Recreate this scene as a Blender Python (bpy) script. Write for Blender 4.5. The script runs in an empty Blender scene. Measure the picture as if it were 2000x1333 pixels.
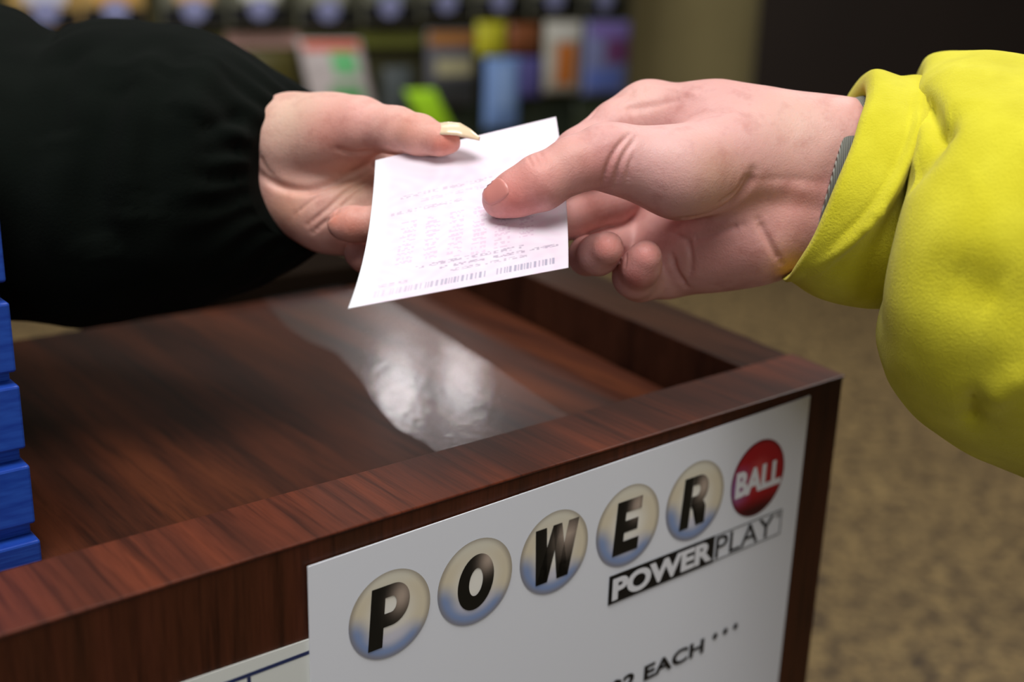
import bpy, math, random
import numpy as np
from mathutils import Vector, Matrix, noise
from mathutils.bvhtree import BVHTree
random.seed(7)
SC = bpy.context.scene
COL = SC.collection
# ------------------------------------------------------------------ camera
FPX = 2259.0; CX, CY = 1000.0, 666.5
CAMH = 1.2; ZT = 1.0
_d = np.array([-226, 7260, 2259.0]); _d /= np.linalg.norm(_d)
_Z = -_d; _f = np.array([0, 0, 1.0])
_Y = _f - (_f @ _d) * _d; _Y /= np.linalg.norm(_Y)
_X = np.cross(_Y, _Z)
R = np.array([_X, _Y, _Z])                       # world = R @ (right, down, forward)
EYE = np.array([0, 0, CAMH])
def ray(x, y): return R @ np.array([x - CX, y - CY, FPX])
def P3(x, y, d): return EYE + ray(x, y) * (d / FPX)       # point at depth d metres along the view axis
def on_z(x, y, z):
    r = ray(x, y); return EYE + r * ((z - CAMH) / r[2])
def V(p): return Vector([float(a) for a in p])

cam_d = bpy.data.cameras.new('camera'); cam = bpy.data.objects.new('camera', cam_d); COL.objects.link(cam)
M = Matrix.Identity(4)
right = R @ np.array([1, 0, 0]); up = R @ np.array([0, -1, 0]); back = R @ np.array([0, 0, -1])
for i in range(3):
    M[i][0] = right[i]; M[i][1] = up[i]; M[i][2] = back[i]; M[i][3] = EYE[i]
cam.matrix_world = M
cam_d.sensor_width = 36; cam_d.lens = FPX / 2000 * 36
cam_d.clip_start = .02; cam_d.clip_end = 50
cam_d.dof.use_dof = True; cam_d.dof.focus_distance = .475; cam_d.dof.aperture_fstop = 4.7
SC.camera = cam

# ------------------------------------------------------------------ helpers
def tag(o, label=None, cat=None, group=None, kind=None):
    if label: o['label'] = label
    if cat: o['category'] = cat
    if group: o['group'] = group
    if kind: o['kind'] = kind
    return o
def empty(name, loc, **k):
    o = bpy.data.objects.new(name, None); COL.objects.link(o); o.location = V(loc); o.empty_display_size = .02
    return tag(o, **k)
def mesh_obj(name, verts, faces, mat, parent=None, smooth=False, cols=None):
    me = bpy.data.meshes.new(name)
    verts = [tuple(map(float, v)) for v in verts]
    me.from_pydata(verts, [], [tuple(int(i) for i in f) for f in faces]); me.update()
    if cols is not None:
        a = me.color_attributes.new('Col', 'FLOAT_COLOR', 'POINT')
        c = np.ones((len(verts), 4), np.float32); c[:, :3] = np.asarray(cols)[:, :3]
        a.data.foreach_set('color', c.ravel())
    o = bpy.data.objects.new(name, me); COL.objects.link(o)
    if mat: me.materials.append(mat)
    if smooth:
        me.polygons.foreach_set('use_smooth', [True] * len(me.polygons))
    if parent:
        o.parent = parent
        bpy.context.view_layer.update()
        o.matrix_parent_inverse = parent.matrix_world.inverted()
    return o
def bevel(o, w, seg=2):
    m = o.modifiers.new('bevel', 'BEVEL'); m.width = w; m.segments = seg; m.limit_method = 'ANGLE'; m.angle_limit = .6
    return o
def prism(name, poly, z0, z1, mat, parent=None, bev=0):
    """poly: list of xyz (top outline); extruded straight down to z0"""
    n = len(poly)
    top = [(p[0], p[1], z1) for p in poly]; bot = [(p[0], p[1], z0) for p in poly]
    a = sum(top[i][0] * top[(i + 1) % n][1] - top[(i + 1) % n][0] * top[i][1] for i in range(n))
    if a < 0: top.reverse(); bot.reverse()
    faces = [list(range(n)), list(range(2 * n - 1, n - 1, -1))]
    faces += [[i, n + i, n + (i + 1) % n, (i + 1) % n] for i in range(n)]
    o = mesh_obj(name, top + bot, faces, mat, parent)
    if bev: bevel(o, bev)
    return o
def srgb(r, g, b):
    def c(v):
        v /= 255
        return v / 12.92 if v <= .04045 else ((v + .055) / 1.055) ** 2.4
    return (c(r), c(g), c(b))
def rgba(c): return (c[0], c[1], c[2], 1)

class NT:
    def __init__(s, name, rough=.5, col=(.5, .5, .5), spec=.5, metal=0):
        s.m = bpy.data.materials.new(name); s.m.use_nodes = True
        s.t = s.m.node_tree; s.b = s.t.nodes['Principled BSDF']
        s.b.inputs['Roughness'].default_value = rough; s.b.inputs['Base Color'].default_value = rgba(col)
        s.b.inputs['Specular IOR Level'].default_value = spec; s.b.inputs['Metallic'].default_value = metal
    def n(s, typ, **k):
        nd = s.t.nodes.new(typ)
        for a, v in k.items():
            if a in nd.inputs.keys(): nd.inputs[a].default_value = v
            else: setattr(nd, a, v)
        return nd
    def l(s, a, b): s.t.links.new(a, b)
    def ramp(s, fac, stops):
        r = s.n('ShaderNodeValToRGB'); el = r.color_ramp.elements
        while len(el) < len(stops): el.new(.5)
        for e, (p, c) in zip(el, stops): e.position = p; e.color = rgba(c)
        s.l(fac, r.inputs[0]); return r.outputs[0]
    def mix(s, a, b, fac, mode='MIX'):
        m = s.n('ShaderNodeMix', data_type='RGBA', blend_type=mode)
        for i, v in ((0, fac), (6, a), (7, b)):
            if hasattr(v, 'links'): s.l(v, m.inputs[i])
            else: m.inputs[i].default_value = v if i == 0 else rgba(v)
        return m.outputs[2]
    def noise(s, scale, vec=None, detail=4, rough=.5):
        nn = s.n('ShaderNodeTexNoise', Scale=scale, Detail=detail, Roughness=rough)
        if vec is not None: s.l(vec, nn.inputs['Vector'])
        return nn.outputs['Fac']
    def bump(s, h, strength, dist=.001):
        b = s.n('ShaderNodeBump', Strength=strength, Distance=dist); s.l(h, b.inputs['Height']); s.l(b.outputs[0], s.b.inputs['Normal'])
def plain(name, rgb, rough=.6, spec=.5, metal=0, nz=0, nscale=60):
    t = NT(name, rough, srgb(*rgb), spec, metal)
    if nz:
        g = t.n('ShaderNodeNewGeometry')
        c = srgb(*rgb); f = t.noise(nscale, g.outputs['Position'])
        t.l(t.ramp(f, [(.3, tuple(v * (1 - nz) for v in c)), (.7, tuple(min(1, v * (1 + nz)) for v in c))]), t.b.inputs['Base Color'])
    return t.m
def vcol(name, rough=.6, spec=.3):
    t = NT(name, rough, spec=spec)
    a = t.n('ShaderNodeVertexColor', layer_name='Col'); t.l(a.outputs[0], t.b.inputs['Base Color']); return t

# ------------------------------------------------------------------ front frame of the wooden play stand
A0 = on_z(1648, 736, ZT); B0 = on_z(0, 1244, ZT)
U = B0 - A0; U[2] = 0; U /= np.linalg.norm(U)        # along the front edge, towards the camera's left
N = np.array([U[1], -U[0], 0.0])                      # into the stand
def K(u, v, z): return A0 + U * u + N * v + np.array([0, 0, z])

def wood_mat(name, dark, mid, light, rough=.3, across=False, bscale=1.0):
    t = NT(name, rough, spec=.5)
    g = t.n('ShaderNodeNewGeometry')
    mp = t.n('ShaderNodeMapping'); mp.vector_type = 'TEXTURE'
    ang = math.atan2(U[1], U[0])
    mp.inputs['Location'].default_value = tuple(A0); mp.inputs['Rotation'].default_value = (0, 0, ang)
    t.l(g.outputs['Position'], mp.inputs['Vector'])
    def sc(x, y, z):
        m2 = t.n('ShaderNodeMapping'); m2.inputs['Scale'].default_value = (x, y, z); t.l(mp.outputs[0], m2.inputs['Vector']); return m2.outputs[0]
    f1 = t.noise(1, sc(34 * bscale, 2.0, 2.0), 3, .5)
    f2 = t.noise(1, sc(170 * bscale, 9, 9), 6, .65)
    f3 = t.noise(1, sc(700, 45, 45), 3, .6)
    c1 = t.ramp(f1, [(.22, dark), (.5, mid), (.78, light)])
    c2 = t.ramp(f2, [(.32, (.28, .26, .26)), (.5, (1, 1, 1)), (.72, (1.12, 1.08, 1.05))])
    c = t.mix(c1, c2, .85, 'MULTIPLY')
    c3 = t.ramp(f3, [(.35, (.6, .55, .5)), (.6, (1, 1, 1))])
    c = t.mix(c, c3, .5, 'MULTIPLY')
    t.l(c, t.b.inputs['Base Color'])
    t.bump(f3, .15, .0004)
    t.b.inputs['Coat Weight'].default_value = .04; t.b.inputs['Specular IOR Level'].default_value = .25; t.b.inputs['Coat Roughness'].default_value = .2
    return t.m
W_TOP = wood_mat('mahogany_top', srgb(28, 14, 8), srgb(70, 32, 16), srgb(100, 50, 24), .55)
W_RIM = wood_mat('mahogany_rim', srgb(50, 24, 15), srgb(90, 42, 26), srgb(116, 55, 31), .45, bscale=1.4)
W_FRONT = wood_mat('mahogany_front', srgb(44, 26, 14), srgb(72, 36, 20), srgb(84, 42, 28), .45, bscale=1.0)
W_SIDE = wood_mat('mahogany_side', srgb(32, 18, 11), srgb(54, 28, 17), srgb(68, 37, 23), .35)

stand = empty('play_stand', K(.2, .2, -1.0), label='dark mahogany wood stand with raised rim and recessed top, under the two hands', cat='stand')
RD = -.034
rin = lambda v: .032 - .150 * (v - .0527)             # inner edge of the side rim
rout = lambda v: -.190 * v                            # outer edge of the side rim
FR = .041
front = prism('front_board', [K(0, 0, 0), K(.75, 0, 0), K(.75, FR, 0), K(rout(FR), FR, 0)], 0.0, ZT, W_FRONT, stand, .0012)
side = prism('side_board', [K(rout(FR) , FR + .0004, 0), K(rin(FR), FR + .0004, 0), K(rin(.43), .43, 0), K(rout(.43), .43, 0)], 0.0, ZT - .0003, W_SIDE, stand, .0012)
rim = prism('rim_edge_band', [K(-.0006, -.0006, 0), K(.75, -.0006, 0), K(.75, FR, 0), K(rout(FR) - .0006, FR, 0)], ZT - .0005, ZT + .0008, W_RIM, stand, .0006)
top = prism('top_panel', [K(rin(FR) + .001, FR + .0005, 0), K(.75, FR + .0005, 0), K(.75, .418, 0), K(rin(.418) + .001, .418, 0)], ZT + RD - .02, ZT + RD, W_TOP, stand)
backb = prism('back_board', [K(rin(.418) + .002, .40, 0), K(.75, .40, 0), K(.75, .417, 0), K(rin(.418) + .002, .417, 0)], 0.0, ZT + RD - .021, W_SIDE, stand)
# clear plastic film lying on the recessed top
film_m = NT('clear_film', .16, (1, 1, 1)); ft = film_m.t
tr = ft.nodes.new('ShaderNodeBsdfTransparent'); gl = ft.nodes.new('ShaderNodeBsdfGlossy'); gl.inputs['Roughness'].default_value = .085
gl.inputs['Color'].default_value = (.9, .88, .9, 1)
mx = ft.nodes.new('ShaderNodeMixShader'); fr = ft.nodes.new('ShaderNodeFresnel'); fr.inputs[0].default_value = 1.6
nz = ft.nodes.new('ShaderNodeTexNoise'); nz.inputs['Scale'].default_value = 160; nz.inputs['Detail'].default_value = 5
geo = ft.nodes.new('ShaderNodeNewGeometry'); ft.links.new(geo.outputs['Position'], nz.inputs['Vector'])
bp = ft.nodes.new('ShaderNodeBump'); bp.inputs['Strength'].default_value = .12; bp.inputs['Distance'].default_value = .0012
ft.links.new(nz.outputs['Fac'], bp.inputs['Height']); ft.links.new(bp.outputs[0], gl.inputs['Normal'])
g2 = ft.nodes.new('ShaderNodeBsdfGlossy'); g2.inputs['Roughness'].default_value = .3; g2.inputs['Color'].default_value = (.9, .86, .9, 1)
gm = ft.nodes.new('ShaderNodeMixShader'); gm.inputs[0].default_value = .72; ft.links.new(gl.outputs[0], gm.inputs[1]); ft.links.new(g2.outputs[0], gm.inputs[2])
ib = ft.nodes.new('ShaderNodeMath'); ib.operation = 'SUBTRACT'; ib.inputs[0].default_value = 1; ft.links.new(geo.outputs['Backfacing'], ib.inputs[1])
im = ft.nodes.new('ShaderNodeMath'); im.operation = 'MULTIPLY'; ft.links.new(ib.outputs[0], im.inputs[0]); ft.links.new(fr.outputs[0], im.inputs[1])
ft.links.new(im.outputs[0], mx.inputs[0]); ft.links.new(tr.outputs[0], mx.inputs[1]); ft.links.new(gm.outputs[0], mx.inputs[2])
ft.links.new(mx.outputs[0], ft.nodes['Material Output'].inputs[0])
fz = ZT + RD + .0003
fp = [on_z(x, y, fz) for x, y in [(513, 586), (560, 640), (600, 668), (655, 690), (705, 742), (735, 790), (775, 838), (830, 866), (870, 900), (1180, 850), (1096, 806), (935, 700), (812, 622), (735, 574), (660, 560)]]
film = prism('plastic_film', fp, fz, fz + .0006, film_m.m)
tag(film, 'clear glossy plastic film lying on the recessed wooden top, catching the ceiling lights', 'plastic film')

# ------------------------------------------------------------------ sign on the front board
def SP(u, v, off): return K(u, -off, v)
paper_m = plain('sign_paper', (236, 238, 245), .42, .4)
paper2_m = plain('sheet_paper', (226, 228, 222), .45, .4)
ink_m = plain('black_ink', (18, 18, 20), .4, .4)
white_m = plain('white_print', (235, 235, 240), .5)
blue_ink = plain('blue_ink', (38, 50, 92), .4)
def face_poly(name, pts, off, thick, mat, parent=None):
    """pts (u,v) on the front face; front surface at off, extruded back by thick"""
    n = len(pts)
    ar = sum(pts[i][0] * pts[(i + 1) % n][1] - pts[(i + 1) % n][0] * pts[i][1] for i in range(n))
    if ar < 0: pts = pts[::-1]
    fv = [SP(u, v, off) for u, v in pts]; bv = [SP(u, v, off - thick) for u, v in pts]
    faces = [list(range(n))[::-1], list(range(n, 2 * n))] + [[i, (i + 1) % n, n + (i + 1) % n, n + i] for i in range(n)]
    return mesh_obj(name, fv + bv, faces, mat, parent)
sheet = face_poly('printed_sheet', [(.60, -.0345), (.325, -.0405), (.325, -.25), (.60, -.25)], .0007, .0004, paper2_m)
tag(sheet, 'white sheet with a dark blue ruled line, tucked behind the lottery sign', 'sheet')
face_poly('ruled_line', [(.60, -.0455), (.326, -.0452), (.326, -.0468), (.60, -.0475)], .0008, .0001, blue_ink, sheet)
face_poly('ruled_line', [(.3575, -.047), (.356, -.047), (.356, -.10), (.3575, -.10)], .0008, .0001, blue_ink, sheet)
# sign: a slightly bowed sheet of card
su = np.linspace(.3317, .0308, 31); sv = np.linspace(0, 1, 25)
vs = []; OFF = .0016
def sign_off(u, s): return OFF + .0006 * math.sin(3.1 * s + 9 * u) * 0.5
for j, s in enumerate(sv):
    for i, u in enumerate(su):
        t = i / 30; vt = -.0094 + (.0051) * t
        vs.append(SP(u, vt * (1 - s) + -.235 * s, OFF))
nf = len(vs); vs += [p + N * .0006 for p in vs]
fs = []
for j in range(24):
    for i in range(30):
        a = j * 31 + i; fs.append((a, a + 1, a + 32, a + 31)[::-1]); fs.append((nf + a, nf + a + 1, nf + a + 32, nf + a + 31))
for i in range(30):
    fs.append((i, i + 1, nf + i + 1, nf + i)); b = 24 * 31; fs.append((b + i + 1, b + i, nf + b + i, nf + b + i + 1))
for j in range(24):
    a = j * 31; fs.append((a + 31, a, nf + a, nf + a + 31)); a += 30; fs.append((a, a + 31, nf + a + 31, nf + a))
sign = mesh_obj('lottery_sign', vs, fs, paper_m)
tag(sign, 'white sign with lettered cream balls and one red ball on the stand front', 'sign')

def text_poly(name, s, u0, u1, v0, v1, off, mat, parent, bold=.0, shear=0.0, spacing=1.0, sub=False, skew=0):
    c = bpy.data.curves.new(name, 'FONT'); c.body = s; c.size = 1; c.offset = bold; c.shear = shear; c.space_character = spacing
    c.resolution_u = 6
    o = bpy.data.objects.new('tmp', c); COL.objects.link(o); bpy.context.view_layer.update()
    dg = bpy.context.evaluated_depsgraph_get()
    me = bpy.data.meshes.new_from_object(o.evaluated_get(dg)); bpy.data.objects.remove(o)
    co = np.array([v.co[:] for v in me.vertices]); lo = co.min(0); hi = co.max(0)
    fcs = [tuple(p.vertices) for p in me.polygons]; bpy.data.meshes.remove(me)
    xs = (co[:, 0] - lo[0]) / (hi[0] - lo[0]); ys = (co[:, 1] - lo[1]) / (hi[1] - lo[1])
    vv = [SP(u0 + (u1 - u0) * x, v0 + (v1 - v0) * y + skew * x, off) for x, y in zip(xs, ys)]
    ob = mesh_obj(name, vv, fcs, mat, parent)
    return ob
# number balls: printed discs with their printed tone (artwork of the sign)
ball_m = vcol('ball_print', .4, .4).m
def lerp(a, b, t): return a + (b - a) * t
def sst(a, b, x):
    t = min(1, max(0, (x - a) / (b - a))); return t * t * (3 - 2 * t)
def ball(uc, vc, r, fn, name='number_ball'):
    vv = []; cc = []; nr, na = 20, 64
    for k in range(nr + 1):
        for a in range(na):
            q = k / nr; th = a / na * 2 * math.pi; x = q * math.cos(th); y = q * math.sin(th)
            vv.append(SP(uc - r * x, vc + r * y, OFF + .00035)); cc.append(fn(x, y, q))
    ff = []
    for k in range(nr):
        for a in range(na):
            b = (a + 1) % na
            ff.append((k * na + a, (k + 1) * na + a, (k + 1) * na + b, k * na + b))
    o = mesh_obj(name, vv, ff, ball_m, sign, False, cc); return o
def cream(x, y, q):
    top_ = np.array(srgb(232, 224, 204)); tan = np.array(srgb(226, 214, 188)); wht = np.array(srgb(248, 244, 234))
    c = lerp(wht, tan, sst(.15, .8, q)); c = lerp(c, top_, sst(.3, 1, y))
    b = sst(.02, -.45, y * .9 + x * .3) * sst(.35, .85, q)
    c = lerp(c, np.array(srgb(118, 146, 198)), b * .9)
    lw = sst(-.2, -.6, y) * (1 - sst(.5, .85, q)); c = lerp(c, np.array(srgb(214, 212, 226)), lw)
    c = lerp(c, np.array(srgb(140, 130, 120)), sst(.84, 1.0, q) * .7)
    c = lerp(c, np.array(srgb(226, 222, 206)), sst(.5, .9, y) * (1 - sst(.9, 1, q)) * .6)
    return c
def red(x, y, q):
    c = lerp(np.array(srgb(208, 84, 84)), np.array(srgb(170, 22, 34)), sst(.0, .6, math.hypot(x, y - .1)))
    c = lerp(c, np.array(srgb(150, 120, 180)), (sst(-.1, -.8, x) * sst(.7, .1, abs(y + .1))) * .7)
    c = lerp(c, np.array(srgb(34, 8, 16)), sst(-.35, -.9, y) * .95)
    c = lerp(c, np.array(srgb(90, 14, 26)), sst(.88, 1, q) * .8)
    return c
lt = NT('ball_letter_print', .4, spec=.4)
g_ = lt.n('ShaderNodeVertexColor', layer_name='Col'); lt.l(g_.outputs[0], lt.b.inputs['Base Color'])
def tri_refine(verts, faces, times=3):
    verts = [np.array(v) for v in verts]; fs_ = []
    for f in faces:
        for i in range(1, len(f) - 1): fs_.append((f[0], f[i], f[i + 1]))
    for _ in range(times):
        mid = {}; out = []
        def m(a, b):
            k = (min(a, b), max(a, b))
            if k not in mid: verts.append((verts[a] + verts[b]) / 2); mid[k] = len(verts) - 1
            return mid[k]
        for a, b, c in fs_:
            ab, bc, ca = m(a, b), m(b, c), m(c, a); out += [(a, ab, ca), (ab, b, bc), (ca, bc, c), (ab, bc, ca)]
        fs_ = out
    return verts, fs_
balls = [('P', .2955, -.0417, .0193), ('O', .2528, -.0413, .0197), ('W', .2087, -.0410, .0200), ('E', .1629, -.0413, .0206), ('R', .1166, -.0413, .0209)]
GL = {  # heavy rounded-block letters on a unit box (outer loops as strips of quads / polygons)
}
def glyph(ch):
    """polygons (list of point lists) of heavy block letters in x 0..1, y 0..1"""
    def arc(cx, cy, rx, ry, a0, a1, n=14): return [(cx + rx * math.cos(math.radians(a0 + (a1 - a0) * i / n)), cy + ry * math.sin(math.radians(a0 + (a1 - a0) * i / n))) for i in range(n + 1)]
    def band(o, i): return [[o[k], o[k + 1], i[k + 1], i[k]] for k in range(len(o) - 1)]
    if ch == 'O': return band(arc(.5, .5, .5, .5, 0, 360, 40), arc(.5, .5, .19, .25, 0, 360, 40))
    if ch == 'P':
        o = [(0, 1), (.5, 1)] + arc(.56, .66, .44, .34, 90, -90, 20) + [(.36, .32)]
        i = [(.36, .80), (.5, .80)] + arc(.53, .67, .13, .13, 90, -90, 20) + [(.36, .54)]
        return [[(0, 0), (.36, 0), (.36, 1), (0, 1)]] + [q for q in band([(.36, 1), (.5, 1)] + o[2:], i)]
    if ch == 'R':
        o = [(.36, 1), (.5, 1)] + arc(.56, .70, .42, .30, 90, -90, 20) + [(.36, .40)]
        i = [(.36, .82), (.5, .82)] + arc(.53, .71, .12, .11, 90, -90, 20) + [(.36, .60)]
        return [[(0, 0), (.35, 0), (.35, 1), (0, 1)]] + band(o, i) + [[(.35, .42), (.62, .42), (.62, .0), (1, 0), (1, .30), (.86, .44), (.6, .46)][:0] or [(.40, .42), (.85, .46), (.96, .34), (.98, .0), (.64, .0), (.63, .25), (.55, .34), (.40, .36)]]
    if ch == 'E': return [[(0, 0), (.38, 0), (.38, 1), (0, 1)], [(.38, 0), (1, 0), (1, .23), (.38, .23)], [(.38, .39), (.9, .39), (.9, .61), (.38, .61)], [(.38, .77), (.98, .77), (.98, 1), (.38, 1)]]
    if ch == 'W': return [[(0, 1), (.12, 0), (.38, 0), (.25, 1)], [(.12, 0), (.38, 0), (.58, 1), (.40, 1)], [(.40, 1), (.60, 1), (.86, 0), (.60, 0)], [(.60, 0), (.86, 0), (1.0, 1), (.76, 1)]]
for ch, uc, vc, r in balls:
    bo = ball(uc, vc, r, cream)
    wdt = {'P': .0185, 'O': .0190, 'W': .0255, 'E': .0165, 'R': .0185}[ch]; hgt = .0270 if ch != 'O' else .0255
    ox = {'P': .0005, 'O': 0, 'W': .0, 'E': .0005, 'R': .0005}[ch]
    vv = []; ff = []
    for poly in glyph(ch):
        b = len(vv); vv += [np.array([x, y, 0.0]) for x, y in poly]; ff.append(list(range(b, b + len(poly))))
    vv, ff = tri_refine(vv, ff, 2)
    cc = []; pos = []
    for k, v in enumerate(vv):
        x, y = v[0], v[1]
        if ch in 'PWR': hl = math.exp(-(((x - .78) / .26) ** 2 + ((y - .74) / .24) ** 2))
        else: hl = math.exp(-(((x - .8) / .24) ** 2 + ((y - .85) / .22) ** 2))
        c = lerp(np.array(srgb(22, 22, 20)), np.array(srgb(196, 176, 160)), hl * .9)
        cc.append(c); pos.append(SP(uc + ox + wdt / 2 - wdt * x - .002 * (y - .5), vc - hgt / 2 + hgt * y, OFF + .0006))
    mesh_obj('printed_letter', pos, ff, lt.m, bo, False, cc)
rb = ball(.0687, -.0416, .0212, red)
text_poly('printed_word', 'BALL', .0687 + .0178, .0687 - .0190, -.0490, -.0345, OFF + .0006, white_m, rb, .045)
# POWERPLAY strip
face_poly('black_strip', [(.1733, -.0648), (.0992, -.0654), (.0992, -.0806), (.1733, -.0800)], OFF + .0005, .0001, ink_m, sign)
text_poly('printed_word', 'POWER', .1712, .1008, -.0785, -.0666, OFF + .0008, white_m, sign, .045, 0)
def frame_lines(u0, u1, v0, v1, w, name):
    for a in ([(u0, v1), (u1, v1), (u1, v1 - w), (u0, v1 - w)], [(u0, v0), (u1, v0), (u1, v0 + w), (u0, v0 + w)], [(u1 + w, v0), (u1, v0), (u1, v1), (u1 + w, v1)]):
        face_poly(name, a, OFF + .0005, .0001, ink_m, sign)
frame_lines(.0992, .0452, -.0804, -.0656, .0005, 'strip_outline')
text_poly('printed_word', 'PLAY', .0978, .0515, -.0789, -.0669, OFF + .0005, ink_m, sign, .0, 0)
text_poly('registered_mark', '®', .0500, .0467, -.0700, -.0667, OFF + .0005, ink_m, sign, .0)
text_poly('printed_word', '$2 EACH', .1690, .1003, -.1340, -.1240, OFF + .0005, ink_m, sign, .032, 0, 1.04)
for uu in (.0918, .0836, .0754):
    pts = []
    for k in range(16):
        rr = .0024 if k % 2 == 0 else .0013; th = k / 16 * 2 * math.pi; pts.append((uu + rr * math.cos(th), -.1263 + rr * math.sin(th)))
    face_poly('printed_star', pts, OFF + .0005, .0001, ink_m, sign)

# ------------------------------------------------------------------ blue tiered slip holder
blue_m = NT('blue_plastic', .38, srgb(28, 68, 165), .5)
nb = blue_m.noise(9); blue_m.l(blue_m.ramp(nb, [(.3, srgb(22, 56, 150)), (.7, srgb(40, 84, 180))]), blue_m.b.inputs['Base Color'])
b0 = on_z(84, 1100, ZT + RD)
ub = float((b0 - A0) @ U); vb = float((b0 - A0) @ N)
def onplane_u(x, y, uu):
    r = ray(x, y); n = U; t = ((A0 + U * uu - EYE) @ n) / (r @ n); p = EYE + r * t; q = p - A0; return float(q @ N), float(q[2])
holder = empty('slip_holder', K(ub + .05, vb + .05, RD), label='blue plastic tiered play slip holder standing at the end of the wooden top', cat='slip holder')
# each tray: right edge at its top and bottom; between trays a narrower recessed neck
trays = [((81, 1057), (84, 1100)), ((59, 910), (72, 1024)), ((39, 754), (49, 874)), ((19, 592), (29, 724)), ((0, 425), (10, 550)), ((-22, 250), (-12, 390))]
necks = [66, 45, 25, 5, -15]
ztop_prev = None; vprev = vb
for k, (tp, bt) in enumerate(trays):
    v_, zt_ = onplane_u(tp[0], tp[1], ub); _, zb_ = onplane_u(bt[0], bt[1], ub)
    if k == 0: v_ = vb; zb_ = RD + .0002
    v_ = max(v_, vprev + .001) if k else v_; vprev = v_
    def sq(v0, dx=0): return [K(ub + dx, v0, 0), K(ub + .16, v0, 0), K(ub + .16, v0 + .05, 0), K(ub + dx, v0 + .05, 0)]
    if ztop_prev is not None:
        vn, _ = onplane_u(necks[k - 1], (trays[k - 1][0][1] + bt[1]) / 2, ub)
        prism('tray_neck', sq(max(vn, v_ + .0035), .001), ZT + ztop_prev - .0002, ZT + zb_ + .0002, blue_m.m, holder, .0006)
    prism('tray', sq(v_), ZT + zb_, ZT + zt_, blue_m.m, holder, .001)
    ztop_prev = zt_

# ------------------------------------------------------------------ SDF toolkit for the hands
def rcone(P, a, b, r1, r2):
    ba = b - a; l2 = ba @ ba; rr = r1 - r2; a2 = l2 - rr * rr; il2 = 1 / l2
    pa = P - a; y = pa @ ba; z = y - l2
    t = pa * l2 - y[..., None] * ba; x2 = np.einsum('...i,...i->...', t, t)
    y2 = y * y * l2; z2 = z * z * l2
    k = np.sign(rr) * rr * rr * x2
    d = (np.sqrt(x2 * a2 * il2) + y * rr) * il2 - r1
    c1 = np.sign(z) * a2 * z2 > k; c2 = np.sign(y) * a2 * y2 < k
    d = np.where(c1, np.sqrt(x2 + z2) * il2 - r2, np.where(c2, np.sqrt(x2 + y2) * il2 - r1, d))
    return d
def smin(a, b, k):
    h = np.clip(.5 + .5 * (b - a) / k, 0, 1); return b + (a - b) * h - k * h * (1 - h)
def J(x, y, r, d):                                  # joint: picture place, radius in pixels at its depth, depth
    return (P3(x, y, d), r * d / FPX)
class Grid:
    def __init__(s, lo, hi, h):
        s.lo = lo; s.h = h; s.n = np.ceil((hi - lo) / h).astype(int) + 1
        s.ax = [lo[i] + h * np.arange(s.n[i]) for i in range(3)]
    def new(s): return np.full(s.n, .05, np.float32)
    def box(s, a, b, r, m):
        lo = np.minimum(a, b) - r - m; hi = np.maximum(a, b) + r + m
        i0 = np.clip(np.floor((lo - s.lo) / s.h).astype(int), 0, s.n - 1); i1 = np.clip(np.ceil((hi - s.lo) / s.h).astype(int) + 1, 1, s.n)
        sl = tuple(slice(p, q) for p, q in zip(i0, i1))
        G = np.stack(np.meshgrid(*[s.ax[i][sl[i]] for i in range(3)], indexing='ij'), -1)
        return sl, G
def chain(g, F, js, k=.003, m=.014):
    for (a, ra), (b, rb_) in zip(js[:-1], js[1:]):
        if abs(ra - rb_) >= np.linalg.norm(b - a) * .98: 
            b = b + (b - a + 1e-6) / (np.linalg.norm(b - a) + 1e-6) * (abs(ra - rb_) * 1.1 - np.linalg.norm(b - a))
        sl, G = g.box(a, b, max(ra, rb_), m)
        dd = rcone(G, a, b, ra, rb_).astype(np.float32)
        F[sl] = smin(F[sl], dd, k)
    return F
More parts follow.
